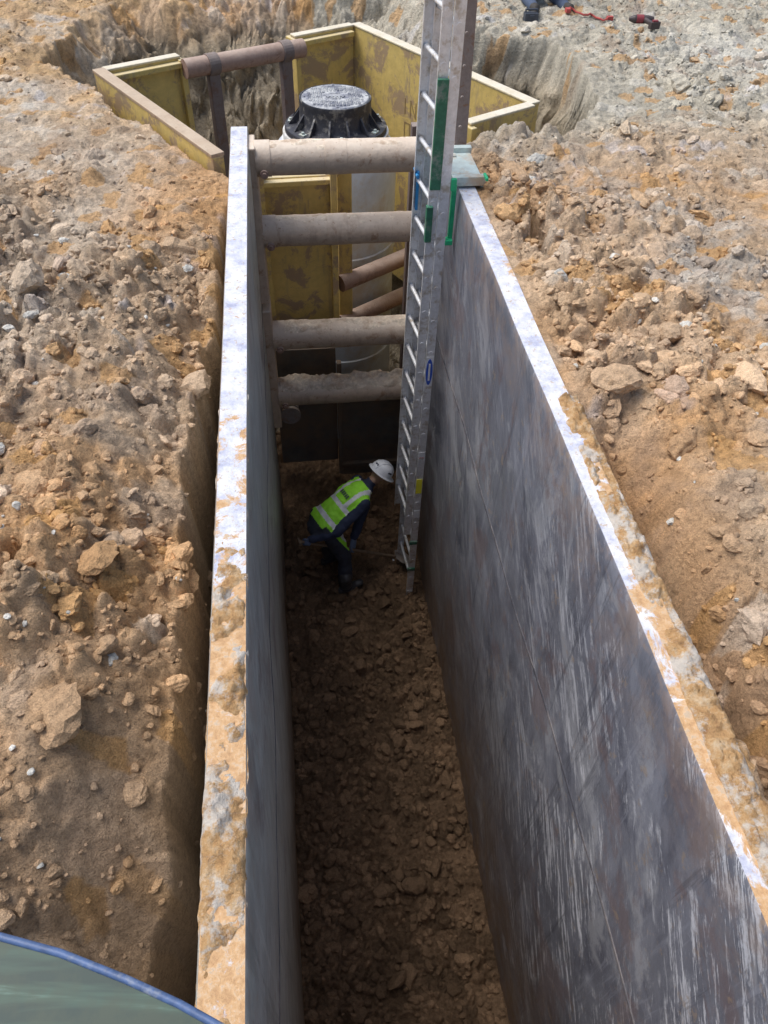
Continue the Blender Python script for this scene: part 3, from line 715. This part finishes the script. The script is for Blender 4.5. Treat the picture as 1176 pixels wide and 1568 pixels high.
b=B(); b.lathe([(.145,0),(.12,.0),(.115,.05),(.08,.11),(0,.13)],HC+Vector((0,0,.04)),28); b.obj('hard_hat',PURE('hat_white2',(.78,.8,.82),.4),K,auto=True)

# ---------------------------------------------------------------- tools on the ground
gz=hp(4.2,9.62)+.05
DR=empty('cordless_drill'); b=B()
b.loft([(4.08,9.66,gz),(4.14,9.655,gz),(4.30,9.63,gz),(4.36,9.62,gz)],[.018,.042,.042,.03],seg=16)
b.loft([(4.25,9.63,gz),(4.27,9.52,gz),(4.285,9.44,gz)],[(.03,.024),(.026,.02),(.03,.024)],seg=12); b.box((4.29,9.41,gz),(.12,.06,.07),Matrix.Rotation(.2,3,'Z'))
b.obj('housing',PURE('tool_black',(.06,.045,.045)),DR,bevel=.004)
b=B(); b.tube((4.16,9.65,gz+.002),(4.24,9.64,gz+.002),.045,.045,16); b.box((4.29,9.41,gz+.04),(.06,.04,.02)); b.obj('red_shell',PURE('tool_red',(.25,.04,.05)),DR)
b=B(); pts=[]
for i in range(16):
    x_=3.45+.035*i; y_=10.0+.05*math.sin(i*.9)-.004*i; pts.append((x_,y_,hp(x_,y_)+.025))
b.loft(pts,[(.011,.011)]*16,seg=8); b.box(Vector(pts[-1]),(.07,.05,.04)); b.box(Vector(pts[0]),(.05,.08,.04))
b.obj('red_ratchet_strap',PURE('strap_red',(.42,.07,.06),.7),None)
b=B(); x_,y_=3.02,10.02; z_=hp(x_,y_)
b.box((x_,y_,z_+.06),(.16,.10,.10)); b.tube((x_-.07,y_,z_+.14),(x_+.07,y_,z_+.14),.012,.012,8); b.box((x_-.07,y_,z_+.12),(.015,.02,.05)); b.box((x_+.07,y_,z_+.12),(.015,.02,.05)); b.box((x_,y_-.055,z_+.08),(.05,.012,.03))
b.obj('tool_box',PURE('box_dark',(.05,.06,.08)),None,bevel=.01)

# ---------------------------------------------------------------- excavator window corner
EX=empty('excavator_window')
edge=[(-.62,.325),(-.50,.295),(-.355,.255),(-.29,.232),(-.22,.200),(-.165,.172),(-.119,.145),(-.07,.11),(-.03,.07),(0,.0),(.01,-.2),(.01,-.6)]
E=[Vector((x,y,1.60)) for x,y in edge]
b=B(); b.loft(E,[.0042]*len(E),(0,0,1),seg=10,round_=True); b.obj('blue_frame',simple('frame_blue',(.07,.12,.25),.5,0,.3,60,.1,(.25,.27,.3),.3),EX,smooth=True)
m=M('tinted_glass',.22,0,.15)
n=m.noise(1.0,4,.6,m.vec((4,34,1),(0,0,.12)),.5); n2=m.noise(9,6,.65)
o=m.ramp(n,[(.42,(.018,.042,.038)),(.56,(.04,.085,.065)),(.64,(.12,.21,.17))]); o=m.mix(m.ramp(n2,[(.45,0),(.58,.75)]),o,(.040,.060,.042)); m.col(o)
b=B(); V=[];F=[]
for j in range(9):
    t=j/8.
    for e_ in E[:9]: V.append((e_.x,(e_.y)*(1-t)+t*(-.6),1.60-.02*math.sin(t*3.14)))
for j in range(8):
    for i in range(8): F.append((j*9+i,j*9+i+1,(j+1)*9+i+1,(j+1)*9+i))
b.add(V,F); b.obj('glass',m.m,EX,smooth=True)

# ---------------------------------------------------------------- light
el,az=math.radians(62),math.radians(-68)
w=bpy.data.worlds.new('World'); scene.world=w; w.use_nodes=True; nt=w.node_tree
sk=nt.nodes.new('ShaderNodeTexSky'); sk.sky_type='NISHITA'; sk.sun_disc=False; sk.sun_elevation=el; sk.sun_rotation=az
sk.air_density=1.0; sk.dust_density=3.0; sk.ozone_density=.8
bg=nt.nodes['Background']; nt.links.new(sk.outputs[0],bg.inputs[0]); bg.inputs[1].default_value=.15
sun=bpy.data.lights.new('sun','SUN'); sun.energy=3.3; sun.angle=math.radians(46); sun.color=(1,.985,.96)
so=bpy.data.objects.new('sun',sun); COL.objects.link(so)
d=Vector((math.sin(az)*math.cos(el),math.cos(az)*math.cos(el),math.sin(el))); so.rotation_euler=d.to_track_quat('Z','Y').to_euler(); so.location=(0,0,20)
# ---------------------------------------------------------------- camera
cam=bpy.data.cameras.new('camera'); co=bpy.data.objects.new('camera',cam); COL.objects.link(co); scene.camera=co
cam.sensor_fit='VERTICAL'; cam.sensor_height=36; cam.lens=36*1157/1568; cam.clip_end=600; cam.clip_start=.02
Yc=Vector((-.1205,.7323,-.6703)).normalized(); Zc=Vector((.0241,.6773,.7351)); Zc=(Zc-Yc*Zc.dot(Yc)).normalized(); Xc=Yc.cross(Zc)
R=Matrix((Xc,Yc,Zc)); mw=R.to_4x4(); mw.translation=Vector((0,0,2.5)); co.matrix_world=mw
scene.view_settings.view_transform='Standard'; scene.view_settings.look='None'; scene.view_settings.exposure=0
print('verts ground',nx*ny)
